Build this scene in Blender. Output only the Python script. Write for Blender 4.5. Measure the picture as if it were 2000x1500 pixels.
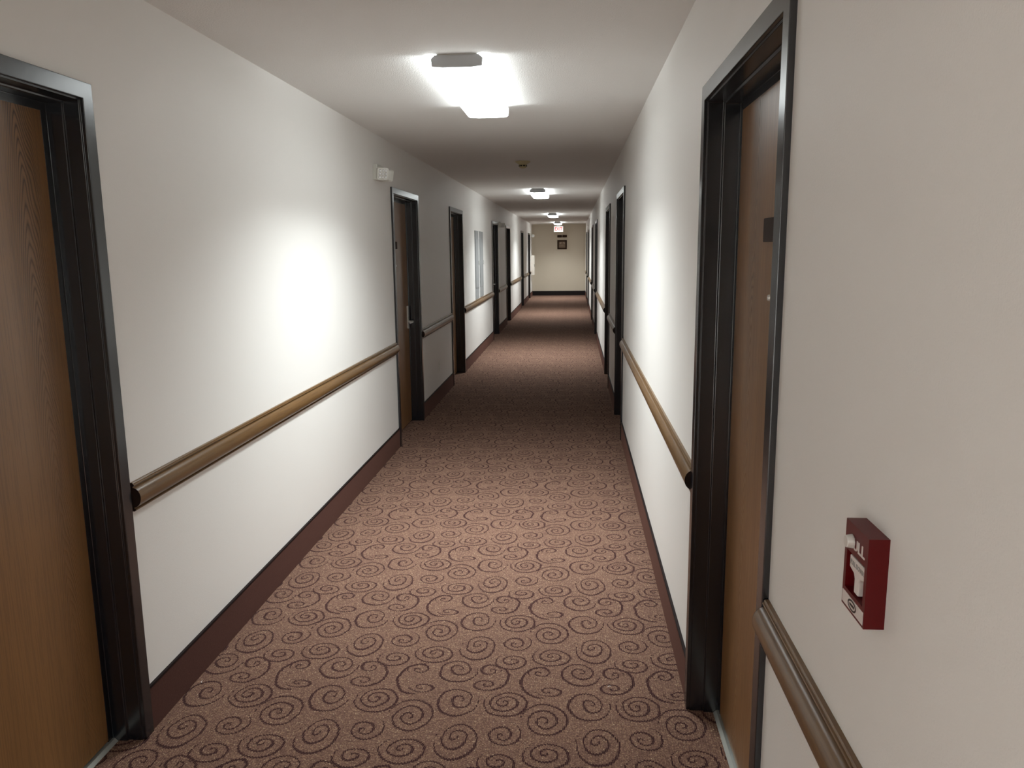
import bpy, bmesh, math, random
from mathutils import Matrix, Vector
PI = math.pi
random.seed(7)
for o in list(bpy.data.objects): bpy.data.objects.remove(o)
S = bpy.context.scene
COL = S.collection

# ------------------------------------------------------------------ camera
F, PITCH, YAW, ROLL, CX, CZ = 1521.66, 0.171467, 0.0795276, -0.010584, 1.43547, 1.60764
W, H = 1.8495, 2.44          # corridor width, ceiling height
L, BACK = 27.35, -7.5        # end wall, wall behind the viewer
fw = Vector((-math.sin(YAW)*math.cos(PITCH), math.cos(YAW)*math.cos(PITCH), -math.sin(PITCH)))
rt0 = Vector((math.cos(YAW), math.sin(YAW), 0)); up0 = rt0.cross(fw)
rt = rt0*math.cos(ROLL) + up0*math.sin(ROLL); up = -rt0*math.sin(ROLL) + up0*math.cos(ROLL)
cd = bpy.data.cameras.new('camera'); cam = bpy.data.objects.new('camera', cd); COL.objects.link(cam)
M = Matrix((rt, up, -fw)).transposed().to_4x4(); M.translation = Vector((CX, 0, CZ))
cam.matrix_world = M
cd.sensor_width = 36; cd.lens = F/2000*36; cd.clip_start = 0.02; cd.clip_end = 100
S.camera = cam

# ------------------------------------------------------------------ light levels
w = bpy.data.worlds.new('world'); S.world = w; w.use_nodes = True
w.node_tree.nodes['Background'].inputs[0].default_value = (0.5, 0.5, 0.5, 1)
w.node_tree.nodes['Background'].inputs[1].default_value = 0.0
S.view_settings.view_transform = 'Standard'; S.view_settings.look = 'None'
S.view_settings.gamma = 1; S.view_settings.use_curve_mapping = False
S.view_settings.exposure = 0.0
LENS_E = 8.0                 # glow of the ceiling fixtures
LENS_COL = (0.92, 0.985, 0.99, 1)
DOWN_W = 34.5                # watts thrown down through the bottom of each lens
SIDE_W = 0.45                 # watts thrown sideways along the ceiling by each fixture

# ------------------------------------------------------------------ node helpers
def lin(r, g, b):
    f = lambda c: (c/255)/12.92 if c/255 <= .04045 else ((c/255+.055)/1.055)**2.4
    return (f(r), f(g), f(b), 1)
def mat(name, col, rough=.6, spec=.5, metal=0.0):
    m = bpy.data.materials.new(name); m.use_nodes = True
    b = m.node_tree.nodes['Principled BSDF']
    b.inputs['Base Color'].default_value = col
    b.inputs['Roughness'].default_value = rough
    b.inputs['Specular IOR Level'].default_value = spec
    b.inputs['Metallic'].default_value = metal
    return m
def N(nt, t, **k):
    n = nt.nodes.new(t)
    for a, v in k.items():
        if hasattr(n, a): setattr(n, a, v)
    return n
def math_(nt, op, a, b=None, c=None, clamp=False):
    n = nt.nodes.new('ShaderNodeMath'); n.operation = op; n.use_clamp = clamp
    for i, v in enumerate((a, b, c)):
        if v is None: continue
        if isinstance(v, (int, float)): n.inputs[i].default_value = v
        else: nt.links.new(v, n.inputs[i])
    return n.outputs[0]
def coords(nt): return N(nt, 'ShaderNodeTexCoord').outputs['Object']
def geo_pos(nt): return N(nt, 'ShaderNodeNewGeometry').outputs['Position']
def noise(nt, vec, scale, detail=3, rough=.5, dist=0.0):
    n = N(nt, 'ShaderNodeTexNoise'); nt.links.new(vec, n.inputs['Vector'])
    n.inputs['Scale'].default_value = scale; n.inputs['Detail'].default_value = detail
    n.inputs['Roughness'].default_value = rough; n.inputs['Distortion'].default_value = dist
    return n.outputs['Fac']
def stretch(nt, vec, s):
    n = N(nt, 'ShaderNodeMapping'); nt.links.new(vec, n.inputs['Vector']); n.inputs['Scale'].default_value = s
    return n.outputs[0]
def mixc(nt, fac, a, b, mode='MIX'):
    n = N(nt, 'ShaderNodeMix'); n.data_type = 'RGBA'; n.blend_type = mode
    for i, v in ((0, fac), (6, a), (7, b)):
        if isinstance(v, (tuple, float, int)): n.inputs[i].default_value = v
        else: nt.links.new(v, n.inputs[i])
    return n.outputs[2]
def bump(nt, h, strength, dist):
    n = N(nt, 'ShaderNodeBump'); nt.links.new(h, n.inputs['Height'])
    n.inputs['Strength'].default_value = strength; n.inputs['Distance'].default_value = dist
    nt.links.new(n.outputs[0], nt.nodes['Principled BSDF'].inputs['Normal'])
def setcol(nt, c): nt.links.new(c, nt.nodes['Principled BSDF'].inputs['Base Color'])

# ------------------------------------------------------------------ materials
def paint(name, col, col2, rough, bscale, bstr, bdist=.002):
    m = mat(name, col, rough, .35); nt = m.node_tree; p = geo_pos(nt)
    setcol(nt, mixc(nt, noise(nt, p, .9, 2), col, col2))
    bump(nt, noise(nt, p, bscale, 3, .6), bstr, bdist)
    return m
M_WALL = paint('wall_paint', lin(243, 241, 237), lin(240, 237, 233), .5, 260, .25)
M_END = paint('end_wall_paint', lin(205, 194, 176), lin(199, 188, 170), .55, 260, .25)
M_CEIL = paint('ceiling_paint', lin(242, 241, 239), lin(238, 237, 234), .85, 150, .6, .004)
M_FRAME = mat('black_frame_paint', lin(19, 23, 30), .22, 1.0)
nt = M_FRAME.node_tree; bump(nt, noise(nt, geo_pos(nt), 60, 2), .06, .001)
M_BIND = mat('dark_binding', lin(30, 18, 18), .7, .2)
M_WHITE = mat('white_plastic', lin(225, 225, 218), .4)
M_IVORY = mat('ivory_plastic', lin(200, 190, 150), .45)
M_GREYP = mat('grey_metal_panel', lin(150, 152, 153), .45)
M_CAP = mat('grey_end_cap', lin(196, 198, 200), .5)
M_CHROME = mat('satin_chrome', lin(228, 228, 224), .3, .6, .35)
M_ALU = mat('threshold_aluminium', lin(170, 174, 170), .4, .5, .6)
M_RAILEND = mat('dark_rail_end', lin(38, 24, 17), .7, .2)
M_BLACK = mat('black_plastic', lin(14, 13, 13), .4)
M_BROWN = mat('dark_brown_plaque', lin(50, 33, 22), .7, .2)
M_RED = mat('red_enamel', lin(92, 3, 9), .4, .3)
M_REDD = mat('recess_red', lin(60, 4, 8), .4, .3)
M_LABEL = mat('label_white', lin(225, 215, 210), .5)
M_GREYT = mat('grey_print', lin(165, 160, 156), .5)
M_LAMPGL = mat('lamp_reflector', lin(225, 226, 226), .25, .5, .3)
M_FIRE = mat('fire_cabinet_white', lin(232, 224, 214), .4)
M_PIC = mat('plaque_field', lin(120, 102, 84), .6)
M_PIC2 = mat('plaque_relief', lin(168, 150, 132), .6)
def emis(name, col, s, base=(.8, .8, .8, 1)):
    m = mat(name, base, .4); b = m.node_tree.nodes['Principled BSDF']
    b.inputs['Emission Color'].default_value = col; b.inputs['Emission Strength'].default_value = s
    return m
M_LENS = emis('glowing_lens', LENS_COL, LENS_E)
M_SKIRT = emis('glowing_lens_side', LENS_COL, LENS_E*.36)
M_EXITF = emis('exit_face', (1, .74, .68, 1), .45)
M_EXITL = emis('exit_letters', (1, .10, .08, 1), .75, lin(200, 20, 20))

def wood_door(name, y0, seed):
    """oak veneer; cathedral figure centred on world y = y0"""
    m = mat(name, lin(120, 84, 50), .36, .5); nt = m.node_tree
    p = geo_pos(nt); sep = N(nt, 'ShaderNodeSeparateXYZ'); nt.links.new(p, sep.inputs[0])
    wob = noise(nt, stretch(nt, p, (1, 2.5, .9)), 3.2+seed*.07, 2, .5)
    dy = math_(nt, 'ADD', math_(nt, 'SUBTRACT', sep.outputs['Y'], y0), math_(nt, 'MULTIPLY', math_(nt, 'SUBTRACT', wob, .5), .05))
    ady = math_(nt, 'ABSOLUTE', dy)
    steep = math_(nt, 'POWER', ady, 1.45)
    f = math_(nt, 'ADD', math_(nt, 'MULTIPLY', sep.outputs['Z'], 22.0), math_(nt, 'MULTIPLY', steep, 22*19.0))
    f = math_(nt, 'ADD', f, math_(nt, 'MULTIPLY', wob, 5.0))
    fr = math_(nt, 'FRACT', f)
    band = math_(nt, 'POWER', math_(nt, 'ABSOLUTE', math_(nt, 'MULTIPLY', math_(nt, 'SUBTRACT', fr, .5), 2.0)), 2.2)
    near = math_(nt, 'SUBTRACT', 1.55, math_(nt, 'MULTIPLY', ady, 16.0), clamp=True)
    fine = noise(nt, stretch(nt, p, (60, 60, 1.6)), 3.0, 4, .65)
    broad = noise(nt, stretch(nt, p, (5, 5, .35)), 2.0, 2, .5)
    c = mixc(nt, broad, lin(150, 108, 64), lin(126, 90, 52))
    c = mixc(nt, math_(nt, 'MULTIPLY', math_(nt, 'GREATER_THAN', fine, .53), .22), c, lin(62, 42, 28))
    zf = math_(nt, 'ADD', .35, math_(nt, 'MULTIPLY', math_(nt, 'SUBTRACT', sep.outputs['Z'], 1.2), .8), clamp=True)
    c = mixc(nt, math_(nt, 'MULTIPLY', math_(nt, 'MULTIPLY', band, near), zf), c, lin(48, 32, 22))
    setcol(nt, c)
    mr = math_(nt, 'ADD', .27, math_(nt, 'MULTIPLY', math_(nt, 'MULTIPLY', band, near), .3))
    mr = math_(nt, 'ADD', mr, math_(nt, 'MULTIPLY', fine, .18)); nt.links.new(mr, nt.nodes['Principled BSDF'].inputs['Roughness'])
    bs = nt.nodes['Principled BSDF']; bs.inputs['Coat Weight'].default_value = .45; bs.inputs['Coat Roughness'].default_value = .36
    h = math_(nt, 'SUBTRACT', 1.0, math_(nt, 'MULTIPLY', band, near))
    bump(nt, math_(nt, 'ADD', math_(nt, 'MULTIPLY', h, 1.0), math_(nt, 'MULTIPLY', fine, .6)), .35, .0015)
    return m
M_RAIL = mat('oak_rail', lin(142, 104, 62), .3, .5); nt = M_RAIL.node_tree
p = geo_pos(nt); fi = noise(nt, stretch(nt, p, (70, 2.0, 70)), 3, 4, .6)
c = mixc(nt, noise(nt, stretch(nt, p, (6, .6, 6)), 2, 2), lin(122, 91, 55), lin(98, 73, 44))
setcol(nt, mixc(nt, math_(nt, 'MULTIPLY', math_(nt, 'GREATER_THAN', fi, .55), .35), c, lin(80, 54, 32)))
M_BASE = mat('maroon_carpet_base', lin(92, 62, 56), .95, .1); nt = M_BASE.node_tree
p = geo_pos(nt); setcol(nt, mixc(nt, noise(nt, p, 120, 3, .7), lin(56, 34, 33), lin(80, 53, 48)))
bump(nt, noise(nt, p, 420, 2), .5, .002)
M_BASE.node_tree.nodes['Principled BSDF'].inputs['Sheen Weight'].default_value = .2
M_BASE.node_tree.nodes['Principled BSDF'].inputs['Sheen Tint'].default_value = lin(190, 140, 120)
M_BASEE = mat('dark_end_base', lin(20, 12, 12), .6, .3)

# ---- carpet: a repeating field of spirals, 0.471 m by 0.617 m
PX, PY = 0.471, 0.6165
def spiral_group():
    g = bpy.data.node_groups.new('carpet_spiral', 'ShaderNodeTree')
    for n, t in (('Pos', 'NodeSocketVector'), ('Mid', 'NodeSocketVector'), ('Core', 'NodeSocketVector'), ('InvR', 'NodeSocketVector'),
                 ('Turns', 'NodeSocketFloat'), ('Dir', 'NodeSocketFloat'), ('Phase', 'NodeSocketFloat'), ('Line', 'NodeSocketFloat')):
        g.interface.new_socket(n, in_out='INPUT', socket_type=t)
    g.interface.new_socket('Mask', in_out='OUTPUT', socket_type='NodeSocketFloat')
    gi = g.nodes.new('NodeGroupInput'); go = g.nodes.new('NodeGroupOutput')
    def V(op, a, b=None, c=None):
        n = g.nodes.new('ShaderNodeVectorMath'); n.operation = op
        for i, v in enumerate((a, b, c)):
            if v is None: continue
            if isinstance(v, tuple): n.inputs[i].default_value = v
            else: g.links.new(v, n.inputs[i])
        return n
    def scale(v, s):
        n = g.nodes.new('ShaderNodeVectorMath'); n.operation = 'SCALE'
        g.links.new(v, n.inputs[0]); g.links.new(s, n.inputs['Scale']); return n.outputs[0]
    I = gi.outputs
    d = V('SUBTRACT', I['Pos'], I['Mid']).outputs[0]
    d = V('WRAP', d, (PX/2, PY/2, 1), (-PX/2, -PY/2, -1)).outputs[0]
    q0 = V('MULTIPLY', d, I['InvR']).outputs[0]
    r0 = V('LENGTH', q0).outputs['Value']
    off = V('SUBTRACT', I['Core'], I['Mid']).outputs[0]
    k = math_(g, 'SUBTRACT', 1.0, r0, clamp=True)
    d2 = V('SUBTRACT', d, scale(off, k)).outputs[0]
    q = V('MULTIPLY', d2, I['InvR']).outputs[0]
    sp = g.nodes.new('ShaderNodeSeparateXYZ'); g.links.new(q, sp.inputs[0])
    r = math_(g, 'SQRT', math_(g, 'ADD', math_(g, 'MULTIPLY', sp.outputs[0], sp.outputs[0]), math_(g, 'MULTIPLY', sp.outputs[1], sp.outputs[1])))
    th = math_(g, 'DIVIDE', math_(g, 'ARCTAN2', sp.outputs[1], sp.outputs[0]), 2*PI)
    t = math_(g, 'ADD', math_(g, 'SUBTRACT', math_(g, 'MULTIPLY', r, I['Turns']), math_(g, 'MULTIPLY', th, I['Dir'])), I['Phase'])
    fr = math_(g, 'ABSOLUTE', math_(g, 'SUBTRACT', math_(g, 'FRACT', math_(g, 'ADD', t, .5)), .5))
    dist = math_(g, 'DIVIDE', fr, I['Turns'])            # in units of the radius
    m = g.nodes.new('ShaderNodeMapRange'); m.inputs['To Min'].default_value = 1; m.inputs['To Max'].default_value = 0
    g.links.new(dist, m.inputs['Value']); g.links.new(math_(g, 'MULTIPLY', I['Line'], .75), m.inputs['From Min'])
    g.links.new(math_(g, 'MULTIPLY', I['Line'], 1.3), m.inputs['From Max'])
    inside = math_(g, 'LESS_THAN', r, math_(g, 'ADD', 1.0, I['Line']))
    g.links.new(math_(g, 'MULTIPLY', m.outputs[0], inside), go.inputs[0])
    return g
SG = spiral_group()
M_CARPET = mat('swirl_carpet', lin(140, 108, 94), .95, .1); nt = M_CARPET.node_tree
P = geo_pos(nt)
jit = N(nt, 'ShaderNodeTexNoise'); nt.links.new(P, jit.inputs['Vector']); jit.inputs['Scale'].default_value = 14; jit.inputs['Detail'].default_value = 1
jv = N(nt, 'ShaderNodeVectorMath'); jv.operation = 'MULTIPLY_ADD'
nt.links.new(jit.outputs['Color'], jv.inputs[0]); jv.inputs[1].default_value = (.016, .016, 0); nt.links.new(P, jv.inputs[2])
# tufts: each tuft takes the colour at its own spot, so line edges are toothed
sx_ = N(nt, 'ShaderNodeSeparateXYZ'); nt.links.new(jv.outputs[0], sx_.inputs[0])
colf = math_(nt, 'DIVIDE', sx_.outputs[0], .0050)
odd = math_(nt, 'SUBTRACT', math_(nt, 'MULTIPLY', math_(nt, 'GREATER_THAN', math_(nt, 'FRACT', math_(nt, 'MULTIPLY', colf, .5)), .5), 2), 1)
tooth = N(nt, 'ShaderNodeCombineXYZ')
nt.links.new(math_(nt, 'MULTIPLY', math_(nt, 'FLOOR', colf), .0050), tooth.inputs[0])
nt.links.new(math_(nt, 'ADD', sx_.outputs[1], math_(nt, 'MULTIPLY', odd, .0014)), tooth.inputs[1])
gap = math_(nt, 'ABSOLUTE', math_(nt, 'SUBTRACT', math_(nt, 'FRACT', colf), .5))
PF = tooth.outputs[0]
J = .008
SP = [ # core, mid, rx, ry, turns, dir, end angle
 ((.835,3.373),(.842,3.380),.042,.040,1.5, 1, 150),
 ((.868,3.253),(.880,3.256),.050,.032,1.4,-1,-110),
 ((.999,3.400),(.987,3.378),.075,.083,2.3, 1,-50),
 ((1.127,3.379),(1.112,3.384),.040,.041,1.5,-1,80),
 ((1.112,3.284),(1.108,3.285),.048,.038,1.5, 1,-80),
 ((1.035,3.183),(1.012,3.172),.078,.092,2.2, 1,-45),
 ((1.185,3.175),(1.201,3.166),.079,.080,2.9,-1,-135),
 ((.864,3.064),(.870,3.069),.080,.095,2.7, 1,115),
 ((1.043,2.972),(1.053,2.944),.073,.102,2.6,-1,-140),
 ((1.195,2.978),(1.202,2.988),.058,.062,2.0, 1,-10),
 ((.877,2.893),(.886,2.882),.078,.070,2.5,-1,-155),
 ((1.197,2.848),(1.198,2.836),.063,.056,2.0,-1,-150)]
tot = None
for core, mid, rx, ry, tn, dr, ea in SP:
    g = nt.nodes.new('ShaderNodeGroup'); g.node_tree = SG; nt.links.new(PF, g.inputs['Pos'])
    g.inputs['Mid'].default_value = (mid[0]+J, mid[1]+J, 0); g.inputs['Core'].default_value = (core[0]+J, core[1]+J, 0)
    g.inputs['InvR'].default_value = (1/(rx*1.05), 1/(ry*1.05), 0); g.inputs['Turns'].default_value = tn; g.inputs['Dir'].default_value = dr
    g.inputs['Phase'].default_value = dr*ea/360 - tn; g.inputs['Line'].default_value = .0036/((rx+ry)/2)
    tot = g.outputs[0] if tot is None else math_(nt, 'MAXIMUM', tot, g.outputs[0])
for (mx, my), rx, ry, sg in (((.850, 3.313), .079, .106, -1), ((1.118, 3.336), .072, .090, 1)):
    a = N(nt, 'ShaderNodeVectorMath'); a.operation = 'SUBTRACT'; nt.links.new(PF, a.inputs[0]); a.inputs[1].default_value = (mx+J, my+J, 0)
    b = N(nt, 'ShaderNodeVectorMath'); b.operation = 'WRAP'; nt.links.new(a.outputs[0], b.inputs[0]); b.inputs[1].default_value = (PX/2, PY/2, 1); b.inputs[2].default_value = (-PX/2, -PY/2, -1)
    sp_ = N(nt, 'ShaderNodeSeparateXYZ'); nt.links.new(b.outputs[0], sp_.inputs[0])
    qx = math_(nt, 'DIVIDE', sp_.outputs[0], rx*sg); qy = math_(nt, 'DIVIDE', sp_.outputs[1], ry)
    rr = math_(nt, 'SQRT', math_(nt, 'ADD', math_(nt, 'MULTIPLY', qx, qx), math_(nt, 'MULTIPLY', qy, qy)))
    dd = math_(nt, 'ABSOLUTE', math_(nt, 'SUBTRACT', rr, 1.0))
    wd = math_(nt, 'ADD', .036, math_(nt, 'MULTIPLY', math_(nt, 'MAXIMUM', qx, 0.0), .035))
    am = math_(nt, 'MULTIPLY', math_(nt, 'LESS_THAN', dd, wd), math_(nt, 'GREATER_THAN', qx, -.12))
    tot = math_(nt, 'MAXIMUM', tot, am)
tot = math_(nt, 'MULTIPLY', tot, math_(nt, 'SUBTRACT', 1.0, math_(nt, 'MULTIPLY', math_(nt, 'GREATER_THAN', gap, .34), .45)))
fleck = N(nt, 'ShaderNodeTexVoronoi'); fleck.feature = 'F1'; nt.links.new(stretch(nt, P, (1, 1.3, 0)), fleck.inputs['Vector']); fleck.inputs['Scale'].default_value = 290
sepc = N(nt, 'ShaderNodeSeparateColor'); nt.links.new(fleck.outputs['Color'], sepc.inputs[0])
c = mixc(nt, noise(nt, P, 2.2, 2), lin(131, 101, 88), lin(119, 91, 80))
c = mixc(nt, math_(nt, 'MULTIPLY', math_(nt, 'GREATER_THAN', sepc.outputs[0], .66), .55), c, lin(92, 66, 56))
c = mixc(nt, math_(nt, 'MULTIPLY', math_(nt, 'GREATER_THAN', sepc.outputs[1], .76), .5), c, lin(182, 148, 120))
c = mixc(nt, math_(nt, 'MULTIPLY', math_(nt, 'GREATER_THAN', sepc.outputs[2], .985), .7), c, lin(205, 180, 150))
c = mixc(nt, math_(nt, 'MULTIPLY', tot, .94), c, lin(52, 26, 32))
setcol(nt, c)
rib = N(nt, 'ShaderNodeTexWave'); nt.links.new(P, rib.inputs['Vector']); rib.bands_direction = 'X'; rib.inputs['Scale'].default_value = 38; rib.inputs['Distortion'].default_value = 1.2; rib.inputs['Detail Scale'].default_value = 12
hh = math_(nt, 'ADD', math_(nt, 'MULTIPLY', rib.outputs['Fac'], .5), fleck.outputs['Distance'])
hh = math_(nt, 'SUBTRACT', hh, math_(nt, 'MULTIPLY', tot, .8))
bump(nt, hh, .6, .003)

# ------------------------------------------------------------------ mesh helpers
def tag(o, label=None, cat=None, group=None, kind=None):
    if label: o['label'] = label
    if cat: o['category'] = cat
    if group: o['group'] = group
    if kind: o['kind'] = kind
    return o
def empty(name, loc, label=None, cat=None, group=None, kind=None):
    o = bpy.data.objects.new(name, None); COL.objects.link(o); o.location = loc; o.empty_display_size = .05
    return tag(o, label, cat, group, kind)
def obj(name, bm, m, parent=None, loc=(0, 0, 0), smooth=False, bevel=0, seg=2):
    bmesh.ops.recalc_face_normals(bm, faces=bm.faces[:])
    me = bpy.data.meshes.new(name); bm.to_mesh(me); bm.free()
    o = bpy.data.objects.new(name, me); COL.objects.link(o); me.materials.append(m)
    o.location = loc
    if parent: o.parent = parent
    if smooth:
        for f in me.polygons: f.use_smooth = True
    if bevel:
        b = o.modifiers.new('bevel', 'BEVEL'); b.width = bevel; b.segments = seg; b.limit_method = 'ANGLE'; b.angle_limit = math.radians(35)
        b.harden_normals = False
    return o
def box(bm, x0, x1, y0, y1, z0, z1):
    v = [bm.verts.new(p) for p in ((x0,y0,z0),(x1,y0,z0),(x1,y1,z0),(x0,y1,z0),(x0,y0,z1),(x1,y0,z1),(x1,y1,z1),(x0,y1,z1))]
    for f in ((0,1,2,3),(4,5,6,7),(0,1,5,4),(1,2,6,5),(2,3,7,6),(3,0,4,7)): bm.faces.new([v[i] for i in f])
    return v
def prism(bm, pts, axis, a, b):
    """closed 2D profile extruded along an axis; pts are the other two coords in order"""
    def mk(p, t):
        if axis == 'y': return (p[0], t, p[1])
        if axis == 'x': return (t, p[0], p[1])
        return (p[0], p[1], t)
    A = [bm.verts.new(mk(p, a)) for p in pts]; B = [bm.verts.new(mk(p, b)) for p in pts]
    n = len(pts)
    for i in range(n): bm.faces.new((A[i], A[(i+1) % n], B[(i+1) % n], B[i]))
    bm.faces.new(A); bm.faces.new(B[::-1])
def cyl(bm, c, ax, r, r2, h, n=24):
    """cylinder / cone from point c along unit vector ax"""
    ax = Vector(ax).normalized(); t = ax.orthogonal().normalized(); b = ax.cross(t)
    A = [bm.verts.new(Vector(c) + (t*math.cos(2*PI*i/n) + b*math.sin(2*PI*i/n))*r) for i in range(n)]
    B = [bm.verts.new(Vector(c) + ax*h + (t*math.cos(2*PI*i/n) + b*math.sin(2*PI*i/n))*r2) for i in range(n)]
    for i in range(n): bm.faces.new((A[i], A[(i+1) % n], B[(i+1) % n], B[i]))
    bm.faces.new(A); bm.faces.new(B[::-1])
def lathe(bm, prof, n=32):
    rings = [[bm.verts.new((r*math.cos(2*PI*i/n), r*math.sin(2*PI*i/n), z)) for i in range(n)] for r, z in prof]
    for a, b in zip(rings, rings[1:]):
        for i in range(n): bm.faces.new((a[i], a[(i+1) % n], b[(i+1) % n], b[i]))
    bm.faces.new(rings[0]); bm.faces.new(rings[-1][::-1])
def roundrect(w_, h_, r, n=5):
    out = []
    for cx, cy, a0 in ((w_/2-r, h_/2-r, 0), (-w_/2+r, h_/2-r, 90), (-w_/2+r, -h_/2+r, 180), (w_/2-r, -h_/2+r, 270)):
        for i in range(n+1):
            a = math.radians(a0 + 90*i/n); out.append((cx+r*math.cos(a), cy+r*math.sin(a)))
    return out
def text_obj(name, txt, size, m, parent, matrix, extrude=.0008, sx=1.0):
    cu = bpy.data.curves.new(name+'_c', 'FONT'); cu.body = txt; cu.size = size; cu.extrude = extrude
    cu.align_x = 'CENTER'; cu.align_y = 'CENTER'; cu.offset = size*.015
    t = bpy.data.objects.new(name+'_t', cu); COL.objects.link(t)
    dg = bpy.context.evaluated_depsgraph_get(); dg.update()
    me = bpy.data.meshes.new_from_object(t.evaluated_get(dg))
    bpy.data.objects.remove(t); bpy.data.curves.remove(cu)
    me.transform(matrix @ Matrix.Diagonal((sx, 1, 1, 1)))
    me.materials.clear(); me.materials.append(m)
    o = bpy.data.objects.new(name, me); COL.objects.link(o); o.parent = parent
    return o
# X = distance from the wall plane into the corridor, for each side
def sx(side): return (lambda d: d) if side == 'left' else (lambda d: -d)
def wallx(side): return 0.0 if side == 'left' else W

# ------------------------------------------------------------------ door positions (outer edges of the frames)
DT = 2.10
DOORS = {'left': [(1.30, 2.315), (6.19, 7.25), (9.11, 10.165), (13.87, 14.95), (16.72, 17.80), (21.52, 22.50), (24.92, 25.95)],
         'right': [(1.585, 2.60), (6.48, 7.56), (8.98, 10.06), (13.80, 14.88), (16.85, 17.90), (21.2, 22.25), (24.25, 25.30)]}

# ------------------------------------------------------------------ room shell
bm = bmesh.new(); box(bm, -.16, W+.16, BACK-.02, L+.02, -.10, 0)
obj('floor', bm, M_CARPET)['kind'] = 'structure'
bm = bmesh.new(); box(bm, -.12, W+.12, BACK-.12, L+.12, H, H+.1)
obj('ceiling', bm, M_CEIL)['kind'] = 'structure'
for side in ('left', 'right'):
    T = .12; X0, X1 = (-T, 0) if side == 'left' else (W, W+T)
    bm = bmesh.new(); y = BACK-.12
    for a, b in DOORS[side]:
        box(bm, X0, X1, y, a+.012, -.1, H)
        box(bm, X0, X1, a+.012, b-.012, DT-.012, H); y = b-.012
    box(bm, X0, X1, y, L+.12, -.1, H)
    bmesh.ops.remove_doubles(bm, verts=bm.verts[:], dist=1e-5)
    obj('wall_'+side, bm, M_WALL)['kind'] = 'structure'
    # baseboard pieces between the doors
    x = (lambda d: d) if side == 'left' else (lambda d: W-d)
    bm = bmesh.new(); bt = bmesh.new(); y = BACK
    for a, b in DOORS[side] + [(L, None)]:
        box(bm, *sorted((x(-.002), x(.008))), y, a, 0, .152)
        box(bt, *sorted((x(-.002), x(.010))), y, a, .152, .160)
        y = b
    bb = obj('baseboard_'+side, bm, M_BASE); bb['kind'] = 'structure'
    obj('binding', bt, M_BIND, bb)
bm = bmesh.new(); box(bm, 0, W, L, L+.12, 0, H); obj('wall_far', bm, M_END)['kind'] = 'structure'
bm = bmesh.new(); box(bm, 0, W, BACK-.12, BACK, 0, H); obj('wall_near', bm, M_WALL)['kind'] = 'structure'
bm = bmesh.new(); box(bm, .01, W-.01, L-.012, L+.002, 0, .155)
obj('baseboard_far', bm, M_BASEE, bevel=.003)['kind'] = 'structure'

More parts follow.
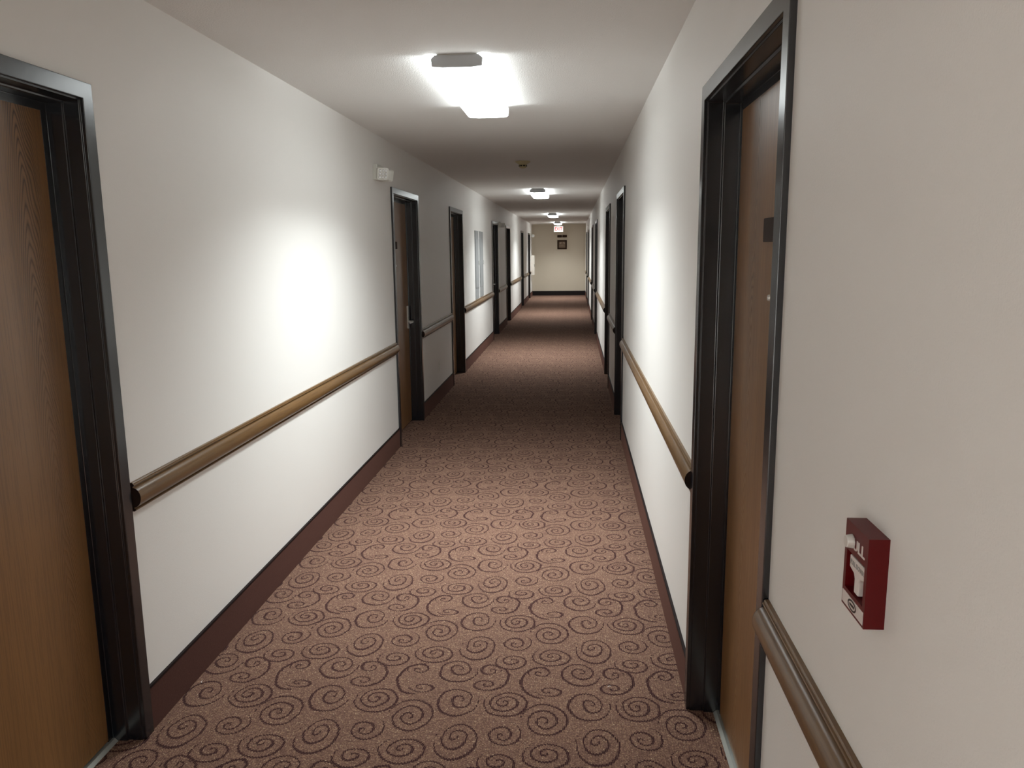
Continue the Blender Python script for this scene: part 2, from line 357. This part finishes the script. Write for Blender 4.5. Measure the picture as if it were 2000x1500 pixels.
# ------------------------------------------------------------------ doors
PR = .014
PROFILE = [(-.002, 0), (PR, 0), (PR, .048), (.002, .048), (.002, .053), (-.044, .053), (-.047, .060), (-.096, .060), (-.096, .085), (-.118, .085), (-.118, .014), (-.002, .014)]
ORD_L = ['nearest door on the left, tall oak arches in its veneer', 'left-hand oak door with a bright lever, under the emergency light with round lenses',
         'left-hand door before the two grey electrical panels', 'left-hand door just beyond the two grey electrical panels',
         'left-hand door beyond the dim emergency light', 'second-last door on the left', 'last door on the left, before the white cabinet']
ORD_R = ['nearest door on the right, beside the red pull station', 'second door from the viewer on the right, at the far end of the long handrail',
         'third door from the viewer on the right', 'fourth door from the viewer on the right', 'fifth door from the viewer on the right',
         'second-last door on the right', 'last door on the right, closest to the end wall']
dn = 0
for side, desc in (('left', ORD_L), ('right', ORD_R)):
    s = sx(side)
    for i, (a, b) in enumerate(DOORS[side]):
        dn += 1; yc = (a+b)/2; wx = wallx(side)
        t = empty('door_%d' % dn, (wx, yc, 0), desc[i] + ', black metal frame', 'door', kind='structure')
        hw = (b-a)/2
        # frame: one profile run up, over and down
        bm = bmesh.new(); rows = []
        for d, u in PROFILE:
            rows.append([bm.verts.new((s(d), yy, zz)) for yy, zz in ((-hw+u, 0), (-hw+u, DT-u), (hw-u, DT-u), (hw-u, 0))])
        n = len(rows)
        for k in range(n):
            A, B = rows[k], rows[(k+1) % n]
            for j in range(3): bm.faces.new((A[j], A[j+1], B[j+1], B[j]))
        bm.faces.new([r[0] for r in rows]); bm.faces.new([r[3] for r in rows][::-1])
        obj('door_frame', bm, M_FRAME, t, bevel=.0018)
        # leaf
        yfig = {(0, 'left'): 2.128, (0, 'right'): 2.285}.get((i, side), yc + .13*math.sin(dn*2.3))
        bm = bmesh.new(); box(bm, *sorted((s(-.140), s(-.0965))), -hw+.062, hw-.062, .016, DT-.062)
        leaf = obj('door_leaf', bm, wood_door('oak_veneer_%d' % dn, yfig, dn), t)
        # threshold strip under the leaf
        if i == 0:
          bm = bmesh.new(); prism(bm, [(s(-.150), 0), (s(-.150), .012), (s(-.088), .011), (s(-.078), .001), (s(-.078), 0)], 'y', -hw+.061, hw-.061)
          obj('threshold', bm, M_ALU, t)
        # lever set, on the edge each door opens from
        hs = 1 if (side == 'left' and i in (1, 3)) else -1
        hy = hs*(hw-.062-.065)
        bm = bmesh.new(); prism(bm, [(p_[0]+hy, p_[1]+.995) for p_ in roundrect(.038, .21, .008)], 'x', s(-.0965), s(-.0885))
        pl = obj('escutcheon_plate', bm, M_CHROME, t, bevel=.001)
        bm = bmesh.new(); cyl(bm, (s(-.089), hy, .955), (s(1), 0, 0), .011, .010, .042)
        box(bm, *sorted((s(-.057), s(-.043))), *sorted((hy+.012*hs, hy-hs*.115)), .946, .964)
        obj('lever', bm, M_CHROME, pl, bevel=.003)
        # number plaque and door viewer
        bm = bmesh.new(); prism(bm, [(p_[0]+(.022 if side == 'right' else 0), p_[1]+1.65) for p_ in roundrect(.11, .062, .004)], 'x', s(-.0965), s(-.092))
        obj('number_plaque', bm, M_BROWN, t)
        bm = bmesh.new(); cyl(bm, (s(-.0965), 0, 1.475), (s(1), 0, 0), .009, .007, .004)
        obj('door_viewer', bm, M_CHROME, t)

# ------------------------------------------------------------------ handrails
def rail_profile():
    pts = [(-.001, .872), (.008, .872), (.0105, .869), (.0105, .866), (.0125, .8655), (.0135, .863), (.012, .8605), (.008, .859), (.0085, .857)]
    for k in range(15):
        a = math.radians(84 - k*12); pts.append((.005+.028*math.cos(a), .822+.034*math.sin(a)))
    pts += [(.008, .786), (.008, .784), (.0125, .7825), (.0125, .779), (.009, .7755), (-.001, .7755)]
    return pts
RAILS = {'left': [(-1.0, 1.29), (2.335, 6.185), (7.265, 9.10), (10.175, 13.86), (14.96, 16.71), (17.81, 21.51), (22.51, 24.91), (25.96, 26.42)],
         'right': [(-1.5, 1.582), (2.61, 6.475), (7.57, 8.97), (10.07, 13.79), (14.89, 16.84), (17.91, 21.19), (22.26, 24.24), (25.31, 27.0)]}
RL = {'left': [None, 'long oak handrail on the left wall, starting at the nearest left door',
        'short shaded handrail on the left wall, above the small wall outlet', 'oak handrail on the left wall running under the two grey electrical panels',
        'short handrail on the left wall below the dim emergency light', 'far handrail on the left wall, in the brightly lit stretch past the fifth door',
        'small far handrail on the left wall between the last two doors', 'stub of handrail on the left wall running into the white cabinet'],
      'right': ['nearest oak handrail on the right wall, below the red pull station', 'long oak handrail on the right wall beyond the nearest right door',
        'short shaded handrail on the right wall between the second and third doors', 'oak handrail on the right wall between the third and fourth doors',
        'far handrail on the right wall between the fourth and fifth doors', 'far handrail on the right wall just past the fifth door',
        'tiny far handrail on the right wall between the last two doors', 'last handrail on the right wall, at the end wall']}
for side in ('left', 'right'):
    s = sx(side)
    for (a, b), lab in zip(RAILS[side], RL[side]):
        if lab is None: continue
        bm = bmesh.new(); prism(bm, [(s(d), z) for d, z in rail_profile()], 'y', 0, b-a)
        o = obj('handrail', bm, M_RAIL, None, (wallx(side), a, 0), smooth=False, bevel=0)
        for f in o.data.polygons:
            f.use_smooth = abs(f.normal.y) < .5
        o.data.set_sharp_from_angle(angle=math.radians(35))
        for y0_ in (-.0012, b-a-.0003):  # thin dark plate on each end of the rail
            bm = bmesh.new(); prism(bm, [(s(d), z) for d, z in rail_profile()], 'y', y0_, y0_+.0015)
            obj('rail_end', bm, M_RAILEND, o)['label'] = 'dark rail end'
        tag(o, lab, 'handrail', 'oak handrails along the corridor walls')

# ------------------------------------------------------------------ ceiling lights
FIX = [(-2.5, 'added unseen ceiling light behind the viewer, boosted to brighten the near walls'), (3.52, 'nearest and largest ceiling light, glowing white with a grey end cap'),
       (11.20, 'second ceiling light from the viewer, beyond the smoke detector'), (18.90, 'third ceiling light from the viewer'),
       (24.95, 'farthest ceiling light, just above the red exit sign')]
FL, FX = 1.27, .93
def fixture(y, label):
    t = empty('ceiling_light', (FX, y, H), label, 'ceiling light', 'ceiling lights down the corridor')
    # pan against the ceiling
    bm = bmesh.new(); box(bm, -.088, .088, .004, FL-.004, -.012, 0); obj('mounting_pan', bm, M_WHITE, t)
    # end caps: chamfered plates just inside the lens ends
    capp = [(-.096, -.004), (.096, -.004), (.113, -.018), (.110, -.052), (.060, -.0565), (-.060, -.0565), (-.110, -.052), (-.113, -.018)]
    for yy in (0, FL-.012):
        bm = bmesh.new(); prism(bm, capp, 'y', yy, yy+.012); obj('end_cap', bm, M_CAP, t, bevel=.002)
    # wraparound lens: a thin shell round the pan
    out = [(-.100, 0), (-.122, -.016), (-.119, -.056), (-.107, -.063), (-.055, -.066), (.055, -.066), (.107, -.063), (.119, -.056), (.122, -.016), (.100, 0)]
    inn = [(p_[0]*.94, p_[1]*.92-.0002) for p_ in out]
    bm = bmesh.new(); prism(bm, out + inn[::-1], 'y', .001, FL-.001); ln = obj('lens', bm, M_LENS, t)
    ln.data.materials.append(M_SKIRT)      # the ribbed sides are duller than the flat bottom
    for f in ln.data.polygons:
        if abs(f.normal.x) > .8: f.material_index = 1
    return t
for y, lab in FIX:
    t = fixture(y, lab)
    for sgn in (-1, 1):
        ld = bpy.data.lights.new('side_glow', 'AREA'); ld.shape = 'RECTANGLE'; ld.size = FL-.04; ld.size_y = .03
        ld.energy = SIDE_W; ld.color = LENS_COL[:3]; ld.spread = math.radians(60)
        lo = bpy.data.objects.new('side_glow', ld); COL.objects.link(lo); lo.parent = t
        lo.location = (sgn*.126, FL/2, -.034)
        z = Vector((-sgn, 0, -.36)).normalized(); x = Vector((0, 1, 0)); yv = z.cross(x)
        lo.matrix_local = Matrix.Translation(lo.location) @ Matrix((x, yv, z)).transposed().to_4x4()

    ld = bpy.data.lights.new('down_glow', 'AREA'); ld.shape = 'RECTANGLE'; ld.size = .20; ld.size_y = FL-.06
    ld.energy = DOWN_W*(3.6 if y < 0 else 1.0); ld.color = LENS_COL[:3]; ld.spread = math.radians(122)  # unseen fixture behind the viewer is added, boosted to fill near walls
    lo = bpy.data.objects.new('down_glow', ld); COL.objects.link(lo); lo.parent = t; lo.location = (0, FL/2, -.068)

# ------------------------------------------------------------------ smoke detector
t = empty('smoke_detector', (.945, 7.75, H), 'yellowed round smoke detector on the ceiling between the first two lights', 'smoke detector')
bm = bmesh.new(); lathe(bm, [(.072, 0), (.074, -.006), (.066, -.014), (.045, -.026), (.036, -.030)]); obj('detector_base', bm, M_IVORY, t, smooth=False)
bm = bmesh.new(); lathe(bm, [(.036, -.030), (.038, -.034), (.038, -.052), (.030, -.060), (.012, -.066)]); h_ = obj('sensing_head', bm, M_IVORY, t)
bm = bmesh.new()
for k in range(8):
    a = 2*PI*k/8 + PI/8; c_ = Vector((math.cos(a), math.sin(a), 0)); tt = Vector((-math.sin(a), math.cos(a), 0))
    q = [c_*.0385 + tt*x_ + Vector((0, 0, z_)) for x_, z_ in ((-.010, -.037), (.010, -.037), (.010, -.050), (-.010, -.050))]
    q2 = [v - c_*.006 for v in q]
    A = [bm.verts.new(v) for v in q]; B = [bm.verts.new(v) for v in q2]
    bm.faces.new(A); bm.faces.new(B)
    for j in range(4): bm.faces.new((A[j], A[(j+1) % 4], B[(j+1) % 4], B[j]))
obj('vent_slot', bm, M_BLACK, t)

# ------------------------------------------------------------------ emergency lights
def emergency(y, z, label, side='left'):
    s = sx(side)
    t = empty('emergency_light', (wallx(side), y, z), label, 'emergency light', 'twin-head emergency lights on the left wall')
    bm = bmesh.new(); box(bm, *sorted((s(-.001), s(.035))), -.10, .10, -.055, .055); obj('battery_box', bm, M_WHITE, t, bevel=.006)
    for hy, ay in ((-.068, -.85), (.085, .95)):
        ax = Vector((s(.62), ay, -.25)).normalized(); c_ = Vector((s(.055), hy, -.008))
        q = Vector((s(.0), 0, 1)); u_ = ax.cross(q).normalized(); v_ = u_.cross(ax)
        bm = bmesh.new(); P_ = roundrect(.085, .085, .012, 3); P2 = roundrect(.055, .055, .01, 3)
        A = [bm.verts.new(c_ + ax*.030 + u_*p_[0] + v_*p_[1]) for p_ in P_]
        C = [bm.verts.new(c_ + ax*.008 + u_*p_[0] + v_*p_[1]) for p_ in P_]
        B = [bm.verts.new(c_ - ax*.022 + u_*p_[0] + v_*p_[1]) for p_ in P2]
        n = len(A)
        for X, Y in ((A, C), (C, B)):
            for j in range(n): bm.faces.new((X[j], X[(j+1) % n], Y[(j+1) % n], Y[j]))
        bm.faces.new(A); bm.faces.new(B)
        hd = obj('lamp_head', bm, M_WHITE, t)
        bm = bmesh.new()
        for i in range(3):
            for j in range(3):
                o_ = c_ + ax*.0305 + u_*(i-1)*.023 + v_*(j-1)*.023
                cyl(bm, o_, ax, .0105, .006, .004, 12)
        obj('lens_cluster', bm, M_LAMPGL, hd)
    return t
emergency(5.76, 2.163, 'white twin-head emergency light with round lenses, above the left door with a bright lever')
emergency(15.3, 2.075, 'shaded emergency light on the left wall between the fourth and fifth doors')
emergency(26.75, 2.05, 'farthest emergency light, on the left wall by the end wall')

# ------------------------------------------------------------------ electrical panels
for y0, y1, lab in ((11.43, 11.87, 'tall grey electrical panel on the left wall, nearer one of the pair'), (11.99, 12.45, 'tall grey electrical panel on the left wall, farther one of the pair')):
    t = empty('electrical_panel', (0, (y0+y1)/2, .88), lab, 'electrical panel', 'grey electrical panels on the left wall')
    hw = (y1-y0)/2
    bm = bmesh.new(); box(bm, -.001, .006, -hw, hw, 0, 1.0); obj('trim', bm, M_GREYP, t, bevel=.002)
    bm = bmesh.new(); box(bm, .006, .011, -hw+.03, hw-.03, .16, .88); obj('panel_door', bm, M_GREYP, t, bevel=.002)
    bm = bmesh.new(); box(bm, .011, .026, hw-.075, hw-.045, .50, .56); obj('latch', bm, M_CHROME, t, bevel=.003)

# ------------------------------------------------------------------ wall outlet
t = empty('wall_outlet', (0, 8.17, .325), 'small outlet plate low on the left wall, below the short handrail', 'outlet')
bm = bmesh.new(); prism(bm, [(p_[0], p_[1]+.055) for p_ in roundrect(.07, .115, .006)], 'x', 0, .005); pl = obj('cover_plate', bm, M_WHITE, t, bevel=.001)
for dz in (.035, .075):
    bm = bmesh.new(); prism(bm, [(p_[0], p_[1]+dz) for p_ in roundrect(.033, .028, .010)], 'x', .005, .007); sk = obj('socket', bm, M_WHITE, t)
    bm = bmesh.new(); box(bm, .0069, .0074, -.008, -.005, dz-.005, dz+.006); box(bm, .0069, .0074, .005, .008, dz-.005, dz+.006)
    obj('slot', bm, M_BLACK, sk)

# ------------------------------------------------------------------ pull station
y0, y1, z0, z1, D = 1.003, 1.088, 1.102, 1.228, .027
t = empty('fire_alarm_pull_station', (W, (y0+y1)/2, z0), 'red fire alarm pull station with a white T handle on the near right wall', 'fire alarm')
hw = (y1-y0)/2; hz = z1-z0
bm = bmesh.new()
# housing: body with a recess open to the front; local x negative = into the corridor
box(bm, -.011, .001, -hw, hw, 0, hz)
box(bm, -D, -.011, -hw, -hw+.009, 0, hz); box(bm, -D, -.011, hw-.009, hw, 0, hz)
box(bm, -D, -.011, -hw+.009, hw-.009, hz-.042, hz); box(bm, -D, -.011, -hw+.009, hw-.009, 0, .028)
bmesh.ops.remove_doubles(bm, verts=bm.verts[:], dist=1e-5)
hs_ = obj('housing', bm, M_RED, t)
bm = bmesh.new(); box(bm, -.013, -.0105, -hw+.009, hw-.009, .028, hz-.042); obj('recess_back', bm, M_REDD, t)
# T handle
bm = bmesh.new()
T_ = [(-.029, .060), (-.029, .078), (.029, .078), (.029, .060), (.012, .056), (.008, .050), (.008, .030), (-.008, .030), (-.008, .050), (-.012, .056)]
prism(bm, T_, 'x', -.024, -.0125); hd = obj('pull_handle', bm, M_LABEL, t, bevel=.0015)
RF = lambda d, y, z: Matrix(((0, 0, -1, d), (-1, 0, 0, y), (0, 1, 0, z), (0, 0, 0, 1)))   # text facing -x, reading from the corridor
text_obj('handle_lettering', 'PULL DOWN', .0095, M_GREYT, hd, RF(-.0243, 0, .069), .0003, .9)
text_obj('raised_lettering', 'PULL', .022, M_LABEL, t, RF(-D-.0002, -.004, hz-.026), .0008, 1.15)
bm = bmesh.new(); cyl(bm, (-D, .014, hz-.024), (-1, 0, 0), .010, .0085, .010, 20); obj('key_lock', bm, M_CHROME, t, bevel=.001)
bm = bmesh.new(); box(bm, -D-.0006, -D, -hw+.003, hw-.003, .004, .022); lb = obj('maker_label', bm, M_LABEL, t)
bm = bmesh.new()
n = 28
for r0, r1 in (((.016, .0078), (.0125, .0052)),):
    A = [bm.verts.new((-D-.0010, r0[0]*math.cos(2*PI*i/n), .013+r0[1]*math.sin(2*PI*i/n))) for i in range(n)]
    B = [bm.verts.new((-D-.0010, r1[0]*math.cos(2*PI*i/n), .013+r1[1]*math.sin(2*PI*i/n))) for i in range(n)]
    for i in range(n): bm.faces.new((A[i], A[(i+1) % n], B[(i+1) % n], B[i]))
box(bm, -D-.0011, -D-.0006, -.0085, .0085, .0115, .0145)
obj('oval_emblem', bm, M_BLACK, lb)

# ------------------------------------------------------------------ exit sign
t = empty('exit_sign', (.935, 26.42, 2.155), 'lit red and white EXIT sign hanging from the ceiling near the end wall', 'exit sign')
bm = bmesh.new(); box(bm, -.155, .155, 0, .045, 0, .19); hs_ = obj('housing', bm, M_WHITE, t, bevel=.004)
bm = bmesh.new(); box(bm, -.147, .147, -.002, .001, .008, .182); obj('lit_face', bm, M_EXITF, t)
bm = bmesh.new(); box(bm, -.06, .06, .002, .043, .188, H-2.155); obj('mounting_canopy', bm, M_WHITE, t)
text_obj('exit_lettering', 'EXIT', .15, M_EXITL, t, Matrix(((1, 0, 0, 0), (0, 0, -1, -.003), (0, 1, 0, .095), (0, 0, 0, 1))), .001, .82)

# ------------------------------------------------------------------ end wall plaques and framed sign
for x0, x1, lab in ((.876, 1.030, 'small dark brown direction plaque high on the end wall, left of the pair'), (1.050, 1.205, 'small dark brown direction plaque high on the end wall, right of the pair')):
    bm = bmesh.new(); prism(bm, [(p_[0]+(x1-x0)/2, p_[1]+.04) for p_ in roundrect(x1-x0, .08, .008)], 'y', -.012, 0.001)
    tag(obj('wall_plaque', bm, M_BROWN, None, ((x0), L, 1.985)), lab, 'plaque', 'brown plaques on the end wall')
t = empty('framed_sign', (1.04, L, 1.585), 'square brown framed sign on the end wall below the two small plaques', 'framed sign')
bm = bmesh.new()
for a_ in ((-.163, .163, 0, .05), (-.163, .163, .26, .31), (-.163, -.113, .05, .26), (.113, .163, .05, .26)):
    box(bm, a_[0], a_[1], -.02, .001, a_[2], a_[3])
obj('frame', bm, M_BROWN, t, bevel=.004)
bm = bmesh.new(); box(bm, -.113, .113, -.010, 0, .05, .26); pn = obj('sign_panel', bm, M_PIC, t)
bm = bmesh.new()
prism(bm, [(-.09, .19), (-.06, .235), (-.01, .225), (-.04, .19), (-.06, .18)], 'y', -.013, -.009)
prism(bm, [(.02, .225), (.07, .24), (.10, .20), (.08, .18), (.05, .20)], 'y', -.013, -.009)
prism(bm, [(-.09, .12), (.05, .125), (.05, .118), (-.09, .113)], 'y', -.013, -.009)
obj('relief', bm, M_PIC2, pn)

# ------------------------------------------------------------------ white cabinet by the end wall
t = empty('fire_extinguisher_cabinet', (0, 26.63, .74), 'white cabinet standing out from the left wall next to the end wall', 'cabinet')
bm = bmesh.new(); box(bm, 0, .105, -.19, .19, 0, .65); obj('cabinet_body', bm, M_FIRE, t, bevel=.006)
bm = bmesh.new(); box(bm, .105, .118, -.185, .185, .005, .645); dr = obj('cabinet_door', bm, M_FIRE, t, bevel=.003)
bm = bmesh.new(); box(bm, .118, .128, -.17, -.15, .28, .36); obj('latch', bm, M_BLACK, dr)

# ------------------------------------------------------------------ lint on the carpet
for (x, y, a, lab) in ((1.573, 2.68, .5, 'tiny white scrap lying on the carpet near the right door'), (.035, 2.62, 1.9, 'tiny white scrap on the carpet against the left baseboard')):
    bm = bmesh.new(); pts = []
    for k in range(7):
        u_ = k/6; pts.append((.014*(u_-.5), .004*math.sin(PI*u_)))
    ring = [(p_[0], p_[1]+.0012) for p_ in pts] + [(p_[0], p_[1]-.0012) for p_ in pts[::-1]]
    prism(bm, ring, 'z', 0, .0012)
    o = obj('lint_scrap', bm, M_LABEL, None, (x, y, .001)); o.rotation_euler = (0, 0, a); tag(o, lab, 'scrap')
